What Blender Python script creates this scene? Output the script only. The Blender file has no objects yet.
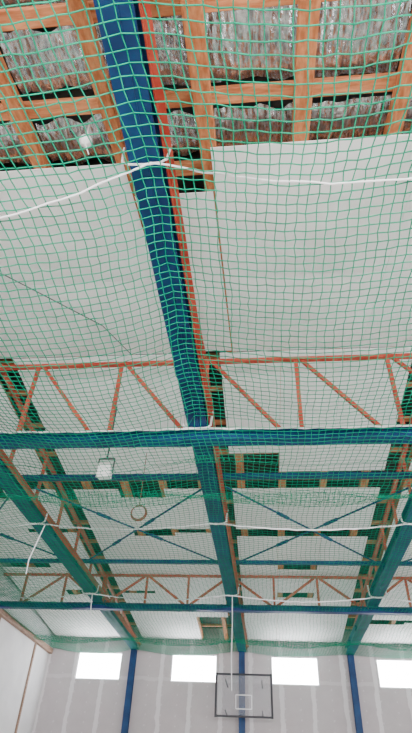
import bpy, math, random
from mathutils import Vector, Matrix, noise
random.seed(4)
S=bpy.context.scene
CH=1.6
# ---------------------------------------------------------------- materials
def mat(name,col,rough=0.6,metal=0.0,col2=None,scale=3.0,bump=0.0,bscale=20,stretch=(1,1,1),emis=None,es=0,spread=(0.35,0.65),spec=0.5):
    m=bpy.data.materials.new(name); m.use_nodes=True
    nt=m.node_tree; b=nt.nodes['Principled BSDF']
    b.inputs['Base Color'].default_value=(*col,1); b.inputs['Roughness'].default_value=rough
    b.inputs['Metallic'].default_value=metal
    b.inputs['Specular IOR Level'].default_value=spec
    tc=nt.nodes.new('ShaderNodeTexCoord'); mp=nt.nodes.new('ShaderNodeMapping')
    mp.inputs['Scale'].default_value=stretch
    nt.links.new(tc.outputs['Object'],mp.inputs['Vector'])
    if col2:
        n=nt.nodes.new('ShaderNodeTexNoise'); n.inputs['Scale'].default_value=scale; n.inputs['Detail'].default_value=6
        r=nt.nodes.new('ShaderNodeValToRGB'); r.color_ramp.elements[0].color=(*col,1); r.color_ramp.elements[1].color=(*col2,1)
        r.color_ramp.elements[0].position=spread[0]; r.color_ramp.elements[1].position=spread[1]
        nt.links.new(mp.outputs[0],n.inputs['Vector']); nt.links.new(n.outputs['Fac'],r.inputs[0]); nt.links.new(r.outputs[0],b.inputs['Base Color'])
    if bump:
        n2=nt.nodes.new('ShaderNodeTexNoise'); n2.inputs['Scale'].default_value=bscale; n2.inputs['Detail'].default_value=4
        bp=nt.nodes.new('ShaderNodeBump'); bp.inputs['Strength'].default_value=bump
        nt.links.new(mp.outputs[0],n2.inputs['Vector']); nt.links.new(n2.outputs['Fac'],bp.inputs['Height']); nt.links.new(bp.outputs[0],b.inputs['Normal'])
    if emis:
        b.inputs['Emission Color'].default_value=(*emis,1); b.inputs['Emission Strength'].default_value=es
    return m
M_blue=mat('blue_painted_steel',(0.004,0.026,0.10),0.5,0,(0.007,0.048,0.15),2.5,spec=.3)
M_red=mat('red_oxide_steel',(0.36,0.035,0.02),0.6,0,(0.50,0.085,0.05),4,spec=.3)
M_wood=mat('timber',(0.40,0.115,0.04),0.7,0,(0.62,0.24,0.10),3.5,0.2,30,(6,1,6),spec=.3)
M_woodx=mat('timber_cross',(0.40,0.12,0.045),0.7,0,(0.62,0.25,0.11),3.5,0.2,30,(1,6,6),spec=.3)
M_woodg=mat('timber_weathered',(0.22,0.13,0.09),0.7,0,(0.36,0.24,0.17),3.5,0.2,30,(6,1,6))
M_panel=mat('white_board',(0.88,0.865,0.86),0.7,0,(0.93,0.92,0.92),0.8,0.15,3)
M_foil=mat('foil',(0.42,0.43,0.47),0.27,0.92,(0.90,0.91,0.94),5,0.8,9,(5,1.5,1))
M_deck=mat('dark_roof_deck',(0.02,0.02,0.022),0.9,0,(0.05,0.04,0.035),5)
M_net=mat('green_net_cord',(0.0,0.22,0.12),0.8,0,(0.003,0.31,0.175),3,spec=.1)
M_rope=mat('white_rope',(0.80,0.80,0.82),0.8,0,None,1,0.3,120)
M_white=mat('white_plastic',(0.88,0.88,0.88),0.4)
M_black=mat('black_metal',(0.02,0.02,0.03),0.5)
M_floor=mat('sports_floor',(0.54,0.49,0.45),0.4,0,(0.62,0.57,0.52),1.5)
M_lw=mat('side_wall_paint',(0.76,0.75,0.76),0.7,0,(0.68,0.67,0.68),1.2)
M_pane=mat('window_pane_daylight',(0.9,0.93,1.0),0.5,emis=(0.95,0.97,1.0),es=32)
M_pane2=mat('window_pane_side',(0.9,0.93,1.0),0.5,emis=(0.95,0.97,1.0),es=3)  # glowing pane for the added, unseen right and near windows
M_lens=mat('lamp_lens',(0.9,0.9,0.9),0.2,emis=(1,1,1),es=0.6)
M_frame=mat('window_frame_white',(0.8,0.8,0.82),0.5)
M_cable=mat('red_cable',(0.25,0.05,0.03),0.6)
M_acr=mat('acrylic_board',(0.42,0.42,0.46),0.3); 
M_acr.node_tree.nodes['Principled BSDF'].inputs['Alpha'].default_value=0.18
# drywall with taped joints
def drywall():
    m=bpy.data.materials.new('drywall_taped'); m.use_nodes=True; nt=m.node_tree; b=nt.nodes['Principled BSDF']; L=nt.links
    b.inputs['Roughness'].default_value=0.8
    tc=nt.nodes.new('ShaderNodeTexCoord'); sp=nt.nodes.new('ShaderNodeSeparateXYZ'); L.new(tc.outputs['Object'],sp.inputs[0])
    nz=nt.nodes.new('ShaderNodeTexNoise'); nz.inputs['Scale'].default_value=2.5; nz.inputs['Detail'].default_value=5; L.new(tc.outputs['Object'],nz.inputs['Vector'])
    def mth(op,a,bb):
        n=nt.nodes.new('ShaderNodeMath'); n.operation=op
        for i,x in enumerate((a,bb)):
            if x is None: continue
            if isinstance(x,(int,float)): n.inputs[i].default_value=x
            else: L.new(x,n.inputs[i])
        return n.outputs[0]
    wob=mth('MULTIPLY',mth('SUBTRACT',nz.outputs['Fac'],0.5),0.18)
    def band(c,per,w,off=0.0):
        x=mth('ADD',mth('ADD',c,wob),off+100*per)
        f=mth('ABSOLUTE',mth('SUBTRACT',mth('FRACT',mth('DIVIDE',x,per),None),0.5),None)
        return mth('LESS_THAN',f,w/per/2)
    v=band(sp.outputs['X'],1.25,0.17)
    h=band(sp.outputs['Z'],2.6,0.14,0.5)
    v2=mth('MULTIPLY',mth('MULTIPLY',band(sp.outputs['X'],0.625,0.05,0.2),band(sp.outputs['Z'],0.35,0.06)),.5)
    mx=mth('MAXIMUM',mth('MAXIMUM',v,mth('MULTIPLY',h,.4)),v2)
    r=nt.nodes.new('ShaderNodeMix'); r.data_type='RGBA'
    base=nt.nodes.new('ShaderNodeValToRGB'); base.color_ramp.elements[0].color=(0.43,0.39,0.41,1); base.color_ramp.elements[1].color=(0.53,0.49,0.50,1)
    L.new(nz.outputs['Fac'],base.inputs[0]); L.new(base.outputs[0],r.inputs[6]); r.inputs[7].default_value=(0.74,0.71,0.73,1)
    L.new(mth('MULTIPLY',mx,0.7),r.inputs[0]); L.new(r.outputs[2],b.inputs['Base Color'])
    return m
M_dry=drywall()
# ---------------------------------------------------------------- mesh builder
class MB:
    def __init__(s): s.v=[]; s.f=[]; s.mi=[]; s.mats=[]
    def m(s,mt):
        if mt not in s.mats: s.mats.append(mt)
        return s.mats.index(mt)
    def hexa(s,c,mt):
        n=len(s.v); s.v+= [tuple(p) for p in c]; i=s.m(mt)
        for f in ((0,3,2,1),(4,5,6,7),(0,1,5,4),(1,2,6,5),(2,3,7,6),(3,0,4,7)):
            s.f.append(tuple(n+k for k in f)); s.mi.append(i)
    def box(s,x0,x1,y0,y1,z0,z1,mt):
        s.hexa([(x0,y0,z0),(x1,y0,z0),(x1,y1,z0),(x0,y1,z0),(x0,y0,z1),(x1,y0,z1),(x1,y1,z1),(x0,y1,z1)],mt)
    def bar(s,a,b,w,h,mt,up=(0,0,1)):
        a=Vector(a);b=Vector(b);d=(b-a).normalized();u=Vector(up)
        if abs(d.dot(u))>0.98:u=Vector((0,1,0))
        r=d.cross(u).normalized();u=r.cross(d).normalized()
        c=[]
        for p in (a,b):
            for sr,su in ((-1,-1),(1,-1),(1,1),(-1,1)): c.append(p+r*w/2*sr+u*h/2*su)
        s.hexa(c,mt)
    def tube(s,pts,r,mt,n=6,rr=None):
        base=len(s.v);i=s.m(mt);pts=[Vector(p) for p in pts]
        for k,p in enumerate(pts):
            d=(pts[min(k+1,len(pts)-1)]-pts[max(k-1,0)]).normalized()
            u=Vector((0,0,1)) if abs(d.z)<0.9 else Vector((0,1,0))
            a=d.cross(u).normalized();b=a.cross(d)
            R=rr[k] if rr else r
            for j in range(n):
                t=2*math.pi*j/n; s.v.append(tuple(p+a*math.cos(t)*R+b*math.sin(t)*R))
        for k in range(len(pts)-1):
            for j in range(n):
                s.f.append((base+k*n+j,base+k*n+(j+1)%n,base+(k+1)*n+(j+1)%n,base+(k+1)*n+j));s.mi.append(i)
        s.f.append(tuple(base+j for j in range(n))[::-1]);s.mi.append(i)
        s.f.append(tuple(base+(len(pts)-1)*n+j for j in range(n)));s.mi.append(i)
    def obj(s,name,smooth=False,bevel=0):
        me=bpy.data.meshes.new(name);me.from_pydata(s.v,[],s.f)
        for m in s.mats: me.materials.append(m)
        me.polygons.foreach_set('material_index',s.mi)
        if smooth: me.polygons.foreach_set('use_smooth',[True]*len(me.polygons))
        me.update();o=bpy.data.objects.new(name,me);S.collection.objects.link(o)
        if bevel:
            b=o.modifiers.new('bevel','BEVEL');b.width=bevel;b.segments=1;b.limit_method='ANGLE'
        return o
XL,XR,Y0,YB=-9.4,12.0,-6.0,25.0
YR=8.2
def P(y):
    if y<1.2: y=1.2
    if y<=YR: return 7.09+0.239*y
    return 9.05-0.0923*(y-YR)
# ---------------------------------------------------------------- shell
b=MB(); b.box(XL,XR,Y0,YB,-0.1,0,M_floor); b.obj('floor')
b=MB()
ys=[Y0-0.2,1.2,YR,YB+0.2]
for i in range(3):
    a,c=ys[i],ys[i+1]; za,zc=P(a)+0.54,P(c)+0.54
    b.hexa([(XL-.2,a,za),(XR+.2,a,za),(XR+.2,c,zc),(XL-.2,c,zc),(XL-.2,a,za+.12),(XR+.2,a,za+.12),(XR+.2,c,zc+.12),(XL-.2,c,zc+.12)],M_deck)
b.obj('ceiling')
def wall_holes(name,axis,pos0,pos1,a0,a1,z0,z1,holes,mt):
    b=MB(); holes=sorted(holes); cur=a0
    def bx(p,q,za,zb):
        if q-p<1e-4 or zb-za<1e-4:return
        if axis=='y': b.box(p,q,pos0,pos1,za,zb,mt)
        else: b.box(pos0,pos1,p,q,za,zb,mt)
    for (h0,h1,hz0,hz1) in holes:
        bx(cur,h0,z0,z1); bx(h0,h1,z0,hz0); bx(h0,h1,hz1,z1); cur=h1
    bx(cur,a1,z0,z1); return b.obj(name)
wc=[-7.1,-3.0,1.2,5.5,9.6]
zb0,zb1=5.90,6.95
wall_holes('wall_back','y',YB,YB+.2,XL,XR,0,P(YB)+.5,[(c-.97,c+.97,zb0,zb1) for c in wc],M_dry)
WN=0
def window(axis,pos,c,w,z0,z1,mull,pm):
    global WN; WN+=1
    b=MB()
    def bx(p,q,za,zb,d0,d1,mt):
        if axis=='y': b.box(p,q,pos+d0,pos+d1,za,zb,mt)
        else: b.box(pos+d0,pos+d1,p,q,za,zb,mt)
    p,q=c-w/2,c+w/2;t=.05
    bx(p,p+t,z0,z1,.03,.12,M_frame);bx(q-t,q,z0,z1,.03,.12,M_frame)
    bx(p+t,q-t,z0,z0+t,.03,.12,M_frame);bx(p+t,q-t,z1-t,z1,.03,.12,M_frame)
    for k in range(1,mull):
        x=p+(q-p)*k/mull; bx(x-.02,x+.02,z0+t,z1-t,.04,.11,M_frame)
    bx(p+t,q-t,z0+t,z1-t,.07,.085,pm)
    b.obj('window_%d'%WN)
for c in wc: window('y',YB,c,1.94,zb0,zb1,1,M_pane)
sw=[-3.5+4.6*i for i in range(6)]
wall_holes('wall_right','x',XR,XR+.2,Y0,YB,0,8.6,[(c-1.8,c+1.8,2.0,5.5) for c in sw],M_lw)
for c in sw: window('x',XR,c,3.6,2.0,5.5,3,M_pane2)  # unseen windows, added with glowing panes to brighten the hall
nw=[-7,-2.4,2.2,6.8]
wall_holes('wall_near','y',Y0-.2,Y0,XL,XR,0,P(0)+.5,[(c-1.8,c+1.8,2.0,5.5) for c in nw],M_lw)
for c in nw: window('y',Y0-.2,c,3.6,2.0,5.5,3,M_pane2)  # windows behind the camera, added as a light source, panes glow
b=MB(); b.box(XL-.2,XL,Y0,YB,0,9.0,M_lw)
b.obj('wall_left')
b=MB()
b.box(XL,XL+.16,Y0+.1,YB-.02,6.82,7.02,M_woodg)
for y in [2.0,6.4,10.8,15.2,19.4,23.2]:
    b.box(XL,XL+.06,y-.06,y+.06,0,6.82,M_woodg)
b.obj('trim_timber_wall_plate',bevel=.01)
# ---------------------------------------------------------------- roof timbers
def rafter(b,x,y0,y1,off=0.02,w=.15,h=.18,mt=M_wood):
    pts=[y0]+[q for q in (1.2,YR) if y0<q<y1]+[y1]
    for i in range(len(pts)-1):
        a,c=pts[i],pts[i+1]
        za,zc=P(a)+off,P(c)+off
        b.hexa([(x-w/2,a,za),(x+w/2,a,za),(x+w/2,c,zc),(x-w/2,c,zc),(x-w/2,a,za+h),(x+w/2,a,za+h),(x+w/2,c,zc+h),(x-w/2,c,zc+h)],mt)
b=MB(); k=-9
while True:
    x=.58+1.1*k; k+=1
    if x>XR-.2: break
    if x<XL+.2: continue
    rafter(b,x+random.uniform(-.02,.02),Y0+.05,YB-.02,w=random.uniform(.16,.21))
y=-5.4
while y<YB-.3:
    w=.18 if y<9 else .12
    z=P(y)+.22
    b.box(XL+.02,XR-.02,y-w/2,y+w/2,z,z+.09,M_woodx); y+=1.0 if y<9 else 1.2
b.obj('timber_roof_frame',bevel=.008)
# foil insulation quilts
b=MB(); mi=b.m(M_foil)
def foil(x0,x1,y0,y1,ph):
    nx,ny=90,50; base=len(b.v)
    for j in range(ny+1):
        for i in range(nx+1):
            u=i/nx;v=j/ny
            x=x0+(x1-x0)*u; y=y0+(y1-y0)*v+0.05*noise.noise(Vector((x*4,ph,0)))*(1 if v>.5 else -1)*abs(2*v-1)*2
            sag=.05*math.sin(math.pi*v)
            z=P(y)+.42-sag+.022*noise.noise(Vector((x*8,y*3,ph)))+.012*noise.noise(Vector((x*24,y*9,ph)))+.005*noise.noise(Vector((x*60,y*30,ph)))+.007*math.sin(x*72+2.5*noise.noise(Vector((x*3,y*3,ph))))
            b.v.append((x,y,z))
    for j in range(ny):
        for i in range(nx):
            q=base+j*(nx+1)+i; b.f.append((q,q+1,q+nx+2,q+nx+1)); b.mi.append(mi)
for kx in range(-8,11):
    xa=.58+1.1*kx
    if xa<XL+.1 or xa+1.05>XR: continue
    for (ya,yb) in ((.05,.58),(.70,1.58),(1.74,2.55),(2.85,3.5)):
        foil(xa+.02,xa+1.08,ya,yb-random.uniform(0,.08),random.uniform(0,6))
b.obj('foil_insulation')
# white boards
b=MB()
def board(x0,x1,y0,y1,off=0.0,t=.016,sag=.014,n=8):
    g=.004
    x0+=g;x1-=g;y0+=g;y1-=g
    base=len(b.v); ph=random.uniform(0,50); i0=b.m(M_panel)
    for lay in (0,1):
        for j in range(n+1):
            for i in range(n+1):
                u=i/n;v=j/n;x=x0+(x1-x0)*u;y=y0+(y1-y0)*v
                e=math.sin(math.pi*u)*math.sin(math.pi*v)
                z=P(y)+off-sag*e-abs(.03*noise.noise(Vector((x*1.3,y*1.3,ph))))*(.3+e)+t*lay
                b.v.append((x,y,z))
    N=(n+1)*(n+1)
    for j in range(n):
        for i in range(n):
            q=base+j*(n+1)+i
            b.f.append((q,q+n+1,q+n+2,q+1));b.mi.append(i0)
            q+=N
            b.f.append((q,q+1,q+n+2,q+n+1));b.mi.append(i0)
    rim=[base+i for i in range(n)]+[base+n+(n+1)*j for j in range(n)]+[base+N-1-i for i in range(n)]+[base+(n+1)*(n-j) for j in range(n)]
    for k in range(len(rim)):
        a=rim[k];c=rim[(k+1)%len(rim)]
        b.f.append((a,c,c+N,a+N));b.mi.append(i0)
for (xa,xb,ya) in ((-9.2,-6.4,3.3),(-6.4,-4.1,3.4),(-4.1,-1.62,3.3),(-.50,2.1,3.15),(2.1,4.6,3.15),(4.6,7.2,3.3),(7.2,9.6,3.3),(9.6,11.8,3.3)):
    board(xa,xb,ya,5.7,random.uniform(-.004,0),sag=.045,n=12); board(xa,xb,5.7,8.19,random.uniform(-.004,0),sag=.045,n=12)
board(-1.60,-.52,3.85,8.15,.0)
rows=[(8.22,10.3),(10.3,12.6),(13.3,15.5),(15.5,17.6),(17.75,20.0),(20.0,22.4),(22.4,24.9)]
cols=[(-9.2,-7.4),(-7.4,-5.85),(-5.3,-4.0),(-4.0,-2.7),(-2.7,-1.42),(-.78,.5),(.5,1.8),(1.8,3.2),(3.8,5.4),(5.4,7.0),(7.0,9.0),(9.0,11.8)]
for (ya,yb) in rows:
    for (xa,xb) in cols:
        if ya>15 and random.random()<.04: continue
        q=ya+(random.choice([0,0,0,.25,.45]) if ya>13 else 0)
        e=yb if abs(yb-12.6)>.01 else (12.6 if xa<-1.2 else random.choice([11.7,12.1,12.5]))
        board(xa,xb,q,e,random.uniform(-.006,0),n=4)
b.obj('ceiling_board',smooth=False)
# ---------------------------------------------------------------- steel
ZB=7.06
beams=(-5.6,-1.1,3.5,8.0)
def dxm(x,y): return (-.09+.0085*y) if abs(x+1.1)<.01 else 0
for x in beams:
    b=MB()
    y0,y1=Y0+.05,YB-.05
    W=.175
    b.box(x-W,x+W,y0,y1,ZB,ZB+.02,M_blue)
    b.box(x-W,x+W,y0,y1,ZB+.26,ZB+.28,M_blue)
    b.box(x-.08,x-.06,y0,y1,ZB+.02,ZB+.26,M_blue)
    b.box(x+.06,x+.08,y0,y1,ZB+.02,ZB+.26,M_blue)
    b.box(x-.035,x+.035,y0,y1,ZB-.012,ZB,M_blue)
    y=.6
    while y<YB-.5:
        b.box(x-W+.01,x+W-.01,y-.006,y+.006,ZB+.02,ZB+.26,M_blue)
        y+=2.1
    b.box(x+.20,x+.29,y0,y1,ZB+.20,ZB+.215,M_red)
    b.box(x+.20,x+.212,y0,y1,ZB+.12,ZB+.20,M_red)
    yy=3.0
    while yy<YB-1:
        top=P(yy)-.05
        if top-(ZB+.28)>.12 and abs(yy-8.2)>.5:
            b.bar((x,yy,ZB+.28),(x,yy,top),.07,.07,M_red)
        yy+=1.75
    for (ya,yb) in ((2.0,YR-.1),(YR+.1,YB-.3)):
        b.bar((x+.02,ya,max(P(ya)-.09,ZB+.33)),(x+.02,yb,max(P(yb)-.09,ZB+.33)),.10,.08,M_red)
    b.v=[(p[0]+dxm(x,p[1]),p[1],p[2]) for p in b.v]
    b.obj('steel_roof_beam')
    b=MB()
    cx=x+dxm(x,24.8)
    b.box(cx-.12,cx+.12,YB-.30,YB-.285,0,ZB-.015,M_blue); b.box(cx-.12,cx+.12,YB-.065,YB-.05,0,ZB-.015,M_blue)
    b.box(cx-.012,cx+.012,YB-.285,YB-.065,0,ZB-.015,M_blue); b.box(cx-.2,cx+.2,YB-.4,YB-.001,0,.02,M_blue)
    b.obj('steel_column')
def crossgirder(Y,zb,hb,top,px,sp,dbl,name='lattice_girder'):
    b=MB()
    xa=XL+.17
    b.box(xa,XR-.01,Y-.11,Y+.11,zb,zb+.016,M_blue)
    b.box(xa,XR-.01,Y-.11,Y+.11,zb+hb-.016,zb+hb,M_blue)
    b.box(xa,XR-.01,Y-.008,Y+.008,zb+.016,zb+hb-.016,M_blue)
    b.box(xa,XR-.01,Y-.05,Y+.05,top-.07,top,M_red)
    x=px
    while x>XL+sp+.1: x-=sp
    i=0
    while x<XR-.1:
        b.bar((x,Y,zb+hb),(x,Y,top-.07),.075,.06,M_red,up=(0,1,0))
        if x+sp<XR:
            if not dbl:
                b.bar((x+.12,Y,top-.07),(x+sp-.35,Y,zb+hb),.07,.055,M_red,up=(0,1,0))
            else:
                if i%2: b.bar((x+.08,Y,top-.07),(x+sp-.1,Y,zb+hb),.075,.05,M_red,up=(0,1,0))
                else: b.bar((x+.08,Y,zb+hb),(x+sp-.1,Y,top-.07),.075,.05,M_red,up=(0,1,0))
        x+=sp;i+=1
    return b.obj(name)
crossgirder(8.2,ZB-.245,.23,8.82,-1.02,1.80,False)
crossgirder(18.5,ZB-.21,.19,8.02,-1.1,1.45,True)
for (xa,xb) in ((-9.3,-5.8),(-5.4,-1.3),(-.85,3.3),(3.7,7.8)):
    b=MB()
    z=ZB+.33
    for s in (0,1):
        off=.03 if s else -.03
        p=(xa+.05,11.0 if s else 15.6,z+off);q=(xb-.05,15.6 if s else 11.0,z+off)
        b.tube([p,q],.024,M_blue,8)
        for t in (.33,.62):
            c=Vector(p).lerp(Vector(q),t);d=(Vector(q)-Vector(p)).normalized()
            b.tube([c-d*.2,c+d*.2],.045,M_blue,8)
    b.obj('cross_brace')
for yq,wq in ((10.62,.14),(15.85,.12)):
    b=MB(); b.box(XL+.01,XR-.01,yq,yq+wq,ZB+.40,ZB+.50,M_blue); b.obj('steel_tie_beam')
# ---------------------------------------------------------------- net
ropeY=[-2.4,2.85,8.05,12.05,17.35,24.6]
bx=[XL,-5.6,-1.1,3.5,8.0,XR]
def bayf(x):
    for i in range(5):
        if bx[i]<=x<=bx[i+1]:
            t=(x-bx[i])/(bx[i+1]-bx[i]); return math.sin(math.pi*t)
    return 0
def netz(x,y):
    f=bayf(x)
    s=0
    for i in range(5):
        if ropeY[i]<=y<=ropeY[i+1]:
            t=(y-ropeY[i])/(ropeY[i+1]-ropeY[i]); s=math.sin(math.pi*t)
    amp=.42 if y<5 else (.42-.2*(y-5)/4 if y<9 else .16)
    side=1.25 if x<-1.1 else .75
    z=ZB-.05-amp*side*f-.10*s*(.4+f*.6)
    if 7.6<y<8.9: z=min(z,ZB-.28)
    return z-.02*math.sin(1.7*x+.8*y)
def make_net(name,x0,x1,y0,y1,cell,r,fn,jit=.010,wob=.05,mt=M_net):
    nx=int((x1-x0)/cell);ny=int((y1-y0)/cell)
    G=[]
    for j in range(ny+1):
        row=[]
        for i in range(nx+1):
            x=x0+i*cell;y=y0+j*cell
            X=x+wob*math.sin(.9*y+1.3*math.sin(.7*x))+.35*wob*math.sin(3.1*y+x)+random.uniform(-jit,jit)
            if y<3.6: X+= .16*(3.6-y)*math.exp(-((x+1.6)/1.6)**2)*-.6
            Y=y+wob*1.2*math.sin(.8*x+.5*y)+.35*wob*math.sin(2.7*x)+random.uniform(-jit,jit)
            X=min(max(X,XL+.25),XR-.02); Y=min(Y,YB-.02)
            row.append(Vector(fn(X,Y)))
        G.append(row)
    v=[];f=[]
    def line(pts):
        base=len(v)
        d=(pts[-1]-pts[0]).normalized();a=d.cross(Vector((0,0,1)))
        if a.length<.1:a=Vector((1,0,0))
        a.normalize();c=a.cross(d)
        for p in pts:
            R=r*(1.25 if p.y<5 else max(.74,1.25-.075*(p.y-5)))
            for t in (0,2.094,4.189): v.append(tuple(p+a*R*math.cos(t)+c*R*math.sin(t)))
        for k in range(len(pts)-1):
            for j in range(3):
                f.append((base+3*k+j,base+3*k+(j+1)%3,base+3*k+3+(j+1)%3,base+3*k+3+j))
    for row in G: line(row)
    for i in range(nx+1): line([G[j][i] for j in range(ny+1)])
    me=bpy.data.meshes.new(name);me.from_pydata(v,[],f);me.materials.append(mt)
    me.polygons.foreach_set('use_smooth',[True]*len(me.polygons));me.update()
    o=bpy.data.objects.new(name,me);S.collection.objects.link(o);return o
make_net('safety_net',XL+.25,9.6,-1.5,24.7,.115,.0064,lambda x,y:(x,y,netz(x,y)),jit=.012)
make_net('safety_net',XL+.25,-4.9,9.0,17.3,.15,.0050,lambda x,y:(x,y,netz(x,y)-.10-.08*math.sin(1.1*x+2)),jit=.02,wob=.12)
def bunch(yc,amp):
    def fn(x,y):
        t=(y-yc)
        return (x,yc+.20*math.sin(t*9+.6*math.sin(2*x)),ZB-.04-amp*bayf(x)-.20*abs(math.sin(t*5+.7*x)))
    return fn
make_net('bunched_net',XL+.25,9.6,10.0,10.9,.10,.0055,bunch(10.4,.10),jit=.02)
make_net('bunched_net',XL+.25,9.6,21.8,23.2,.10,.0055,bunch(22.4,.10),jit=.02)
# ropes
def rope_line(Y,r,sags,ysh,zoff=0.0):
    b=MB(); pts=[]
    for i in range(5):
        for k in range(24):
            t=k/24;x=bx[i]+(bx[i+1]-bx[i])*t
            x=min(max(x,XL+.24),9.6)
            f=math.sin(math.pi*t)
            pts.append((x,Y+ysh[i]*f+.01*math.sin(9*x),ZB-.05+zoff-sags[i]*f+.008*math.sin(14*x)))
            if x>=9.6: break
    pts=[p for k,p in enumerate(pts) if k==0 or (Vector(p)-Vector(pts[k-1])).length>.01]
    b.tube(pts,r,M_rope,6)
    for x in beams:
        x+=dxm(x,Y)
        b.tube([(x-.27,Y,ZB+.30),(x-.25,Y,ZB+.0),(x-.18,Y+.01,ZB-.05),(x,Y+.015,ZB-.06),(x+.18,Y+.01,ZB-.05),(x+.25,Y,ZB),(x+.27,Y,ZB+.30)],r*1.2,M_rope,6)
    b.obj('net_rope')
rope_line(2.85,.012,[.45,.55,.32,.3,.2],[.2,.28,.2,.1,.1])
rope_line(7.98,.018,[.02]*5,[0]*5,-.02)
rope_line(12.05,.018,[.14]*5,[.05]*5)
rope_line(17.35,.018,[.16]*5,[.05]*5)
def hang(pts,r):
    b=MB(); b.tube(pts,r,M_rope,6); b.obj('hanging_rope')
hang([(-.98,17.3,ZB-.08),(-.97,17.3,6.2),(-.99,17.3,5.2),(-.97,17.3,4.4)],.012)
hang([(-5.32,12.05,ZB-.08),(-5.4,12.05,6.6),(-5.5,12.04,6.1),(-5.46,12.0,5.75)],.014)
hang([(-5.5,17.35,ZB-.08),(-5.46,17.3,6.6),(-5.42,17.3,6.3)],.014)
# ---------------------------------------------------------------- fittings
def lathe(b,c,prof,mt,n=20):
    base=len(b.v);i=b.m(mt)
    for (r,z) in prof:
        for k in range(n):
            t=2*math.pi*k/n;b.v.append((c[0]+r*math.cos(t),c[1]+r*math.sin(t),c[2]+z))
    for j in range(len(prof)-1):
        for k in range(n):
            b.f.append((base+j*n+k,base+j*n+(k+1)%n,base+(j+1)*n+(k+1)%n,base+(j+1)*n+k));b.mi.append(i)
b=MB()
c=(-1.83,2.70,7.30)
lathe(b,c,[(.001,-.08),(.04,-.07),(.068,-.035),(.074,0),(.058,.035),(.03,.06),(.025,.10),(.001,.105)],M_white)
b.tube([(c[0],c[1],c[2]+.09),(c[0]-.02,2.70,7.5),(c[0]-.05,2.72,P(2.7)+.02)],.011,M_white,6)
b.tube([(c[0],c[1],c[2]-.06),(c[0]+.04,2.78,7.14)],.008,M_white,6)
b.obj('pendant_bulb',smooth=True)
b=MB(); fx,fy,fz=-3.3,9.8,7.15
b.hexa([(fx-.15,fy-.08,fz-.16),(fx+.15,fy-.08,fz-.16),(fx+.13,fy+.12,fz-.12),(fx-.13,fy+.12,fz-.12),(fx-.15,fy-.10,fz+.16),(fx+.15,fy-.10,fz+.16),(fx+.12,fy+.14,fz+.12),(fx-.12,fy+.14,fz+.12)],M_white)
b.box(fx-.12,fx+.12,fy-.105,fy-.09,fz-.12,fz+.12,M_lens)
for s in (-1,1): b.bar((fx+s*.17,fy,fz-.02),(fx+s*.17,fy,fz+.32),.02,.04,M_black)
b.bar((fx-.18,fy,fz+.32),(fx+.18,fy,fz+.32),.04,.02,M_black)
b.tube([(fx,fy,fz+.32),(fx,fy,P(fy)-.03)],.018,M_black,8)
b.obj('floodlight')
b=MB(); cx,cy,cz=-2.9,11.6,7.08
for q in range(3):
    pts=[(cx+(.17+.01*q)*math.cos(t*math.pi/12),cy+.02*q,cz+(.17+.012*q)*math.sin(t*math.pi/12)) for t in range(25)]
    b.tube(pts,.014,M_cable,6)
b.tube([(cx,cy,cz+.17),(cx+.01,cy,P(cy)-.03)],.01,M_cable,6)
b.obj('cable_coil')
b=MB()
b.tube([(-5.3,4.7,P(4.7)-.08),(-4.1,5.3,P(5.3)-.08),(-2.9,6.9,P(6.9)-.10),(-2.6,8.0,P(8.0)-.12)],.010,M_black,6)
b.obj('electric_cable')
# basketball backboard
b=MB(); X,Y,Z=-.86,23.5,5.27; w,h=1.06,.69
for s in (-1,1):
    b.bar((X+s*w,Y,Z-h-.04),(X+s*w,Y,Z+h+.04),.08,.06,M_black,up=(0,1,0))
    b.bar((X-w,Y,Z+s*h),(X+w,Y,Z+s*h),.08,.06,M_black)
b.box(X-w+.04,X+w-.04,Y-.01,Y+.01,Z-h+.04,Z+h-.04,M_acr)
for (p,q) in (((-.3,-.45),(.3,-.45)),((-.3,0),(.3,0)),((-.3,-.45),(-.3,0)),((.3,-.45),(.3,0))):
    b.bar((X+p[0],Y-.014,Z+p[1]),(X+q[0],Y-.014,Z+q[1]),.03,.006,M_frame,up=(0,1,0))
for s in (-1,1):
    for t in (-.5,.5):
        b.bar((X+s*.7,Y+.03,Z+t),(X+s*.7,YB-.001,Z+t),.04,.04,M_black)
b.obj('basketball_backboard')
# ---------------------------------------------------------------- light
def area(name,loc,rot,sx,sy,p,col=(1,1,1)):
    l=bpy.data.lights.new(name,'AREA');l.shape='RECTANGLE';l.size=sx;l.size_y=sy;l.energy=p;l.color=col
    o=bpy.data.objects.new(name,l);o.location=loc;o.rotation_euler=rot;S.collection.objects.link(o);return o
R=math.radians
area('daylight_near_windows',(1,Y0+.15,3.7),(R(100),0,0),17,3.4,3700,(1,.985,.97))  # added fill lamp behind the camera, aimed forward and up
area('daylight_right_windows',(XR-.1,2,3.7),(R(100),0,R(90)),14,3.4,1400,(1,.98,.98))  # added fill lamp out of view on the right
w=bpy.data.worlds.new('World');S.world=w;w.use_nodes=True
bg=w.node_tree.nodes['Background'];bg.inputs[0].default_value=(.85,.92,1,1);bg.inputs[1].default_value=1.0
# ---------------------------------------------------------------- camera
f=530
Yc=Vector((64,-457,-f)).normalized()
Zc=Vector((34,614,-f));Zc=(Zc-Yc*Zc.dot(Yc)).normalized()
Xc=Yc.cross(Zc)
cam=bpy.data.cameras.new('camera');co=bpy.data.objects.new('camera',cam);S.collection.objects.link(co)
M=Matrix((Xc,Yc,Zc)).to_4x4(); M.translation=Vector((0,0,CH)); co.matrix_world=M
cam.sensor_fit='VERTICAL';cam.sensor_height=36;cam.sensor_width=36;cam.lens=36*f/733
cam.clip_end=200
S.camera=co
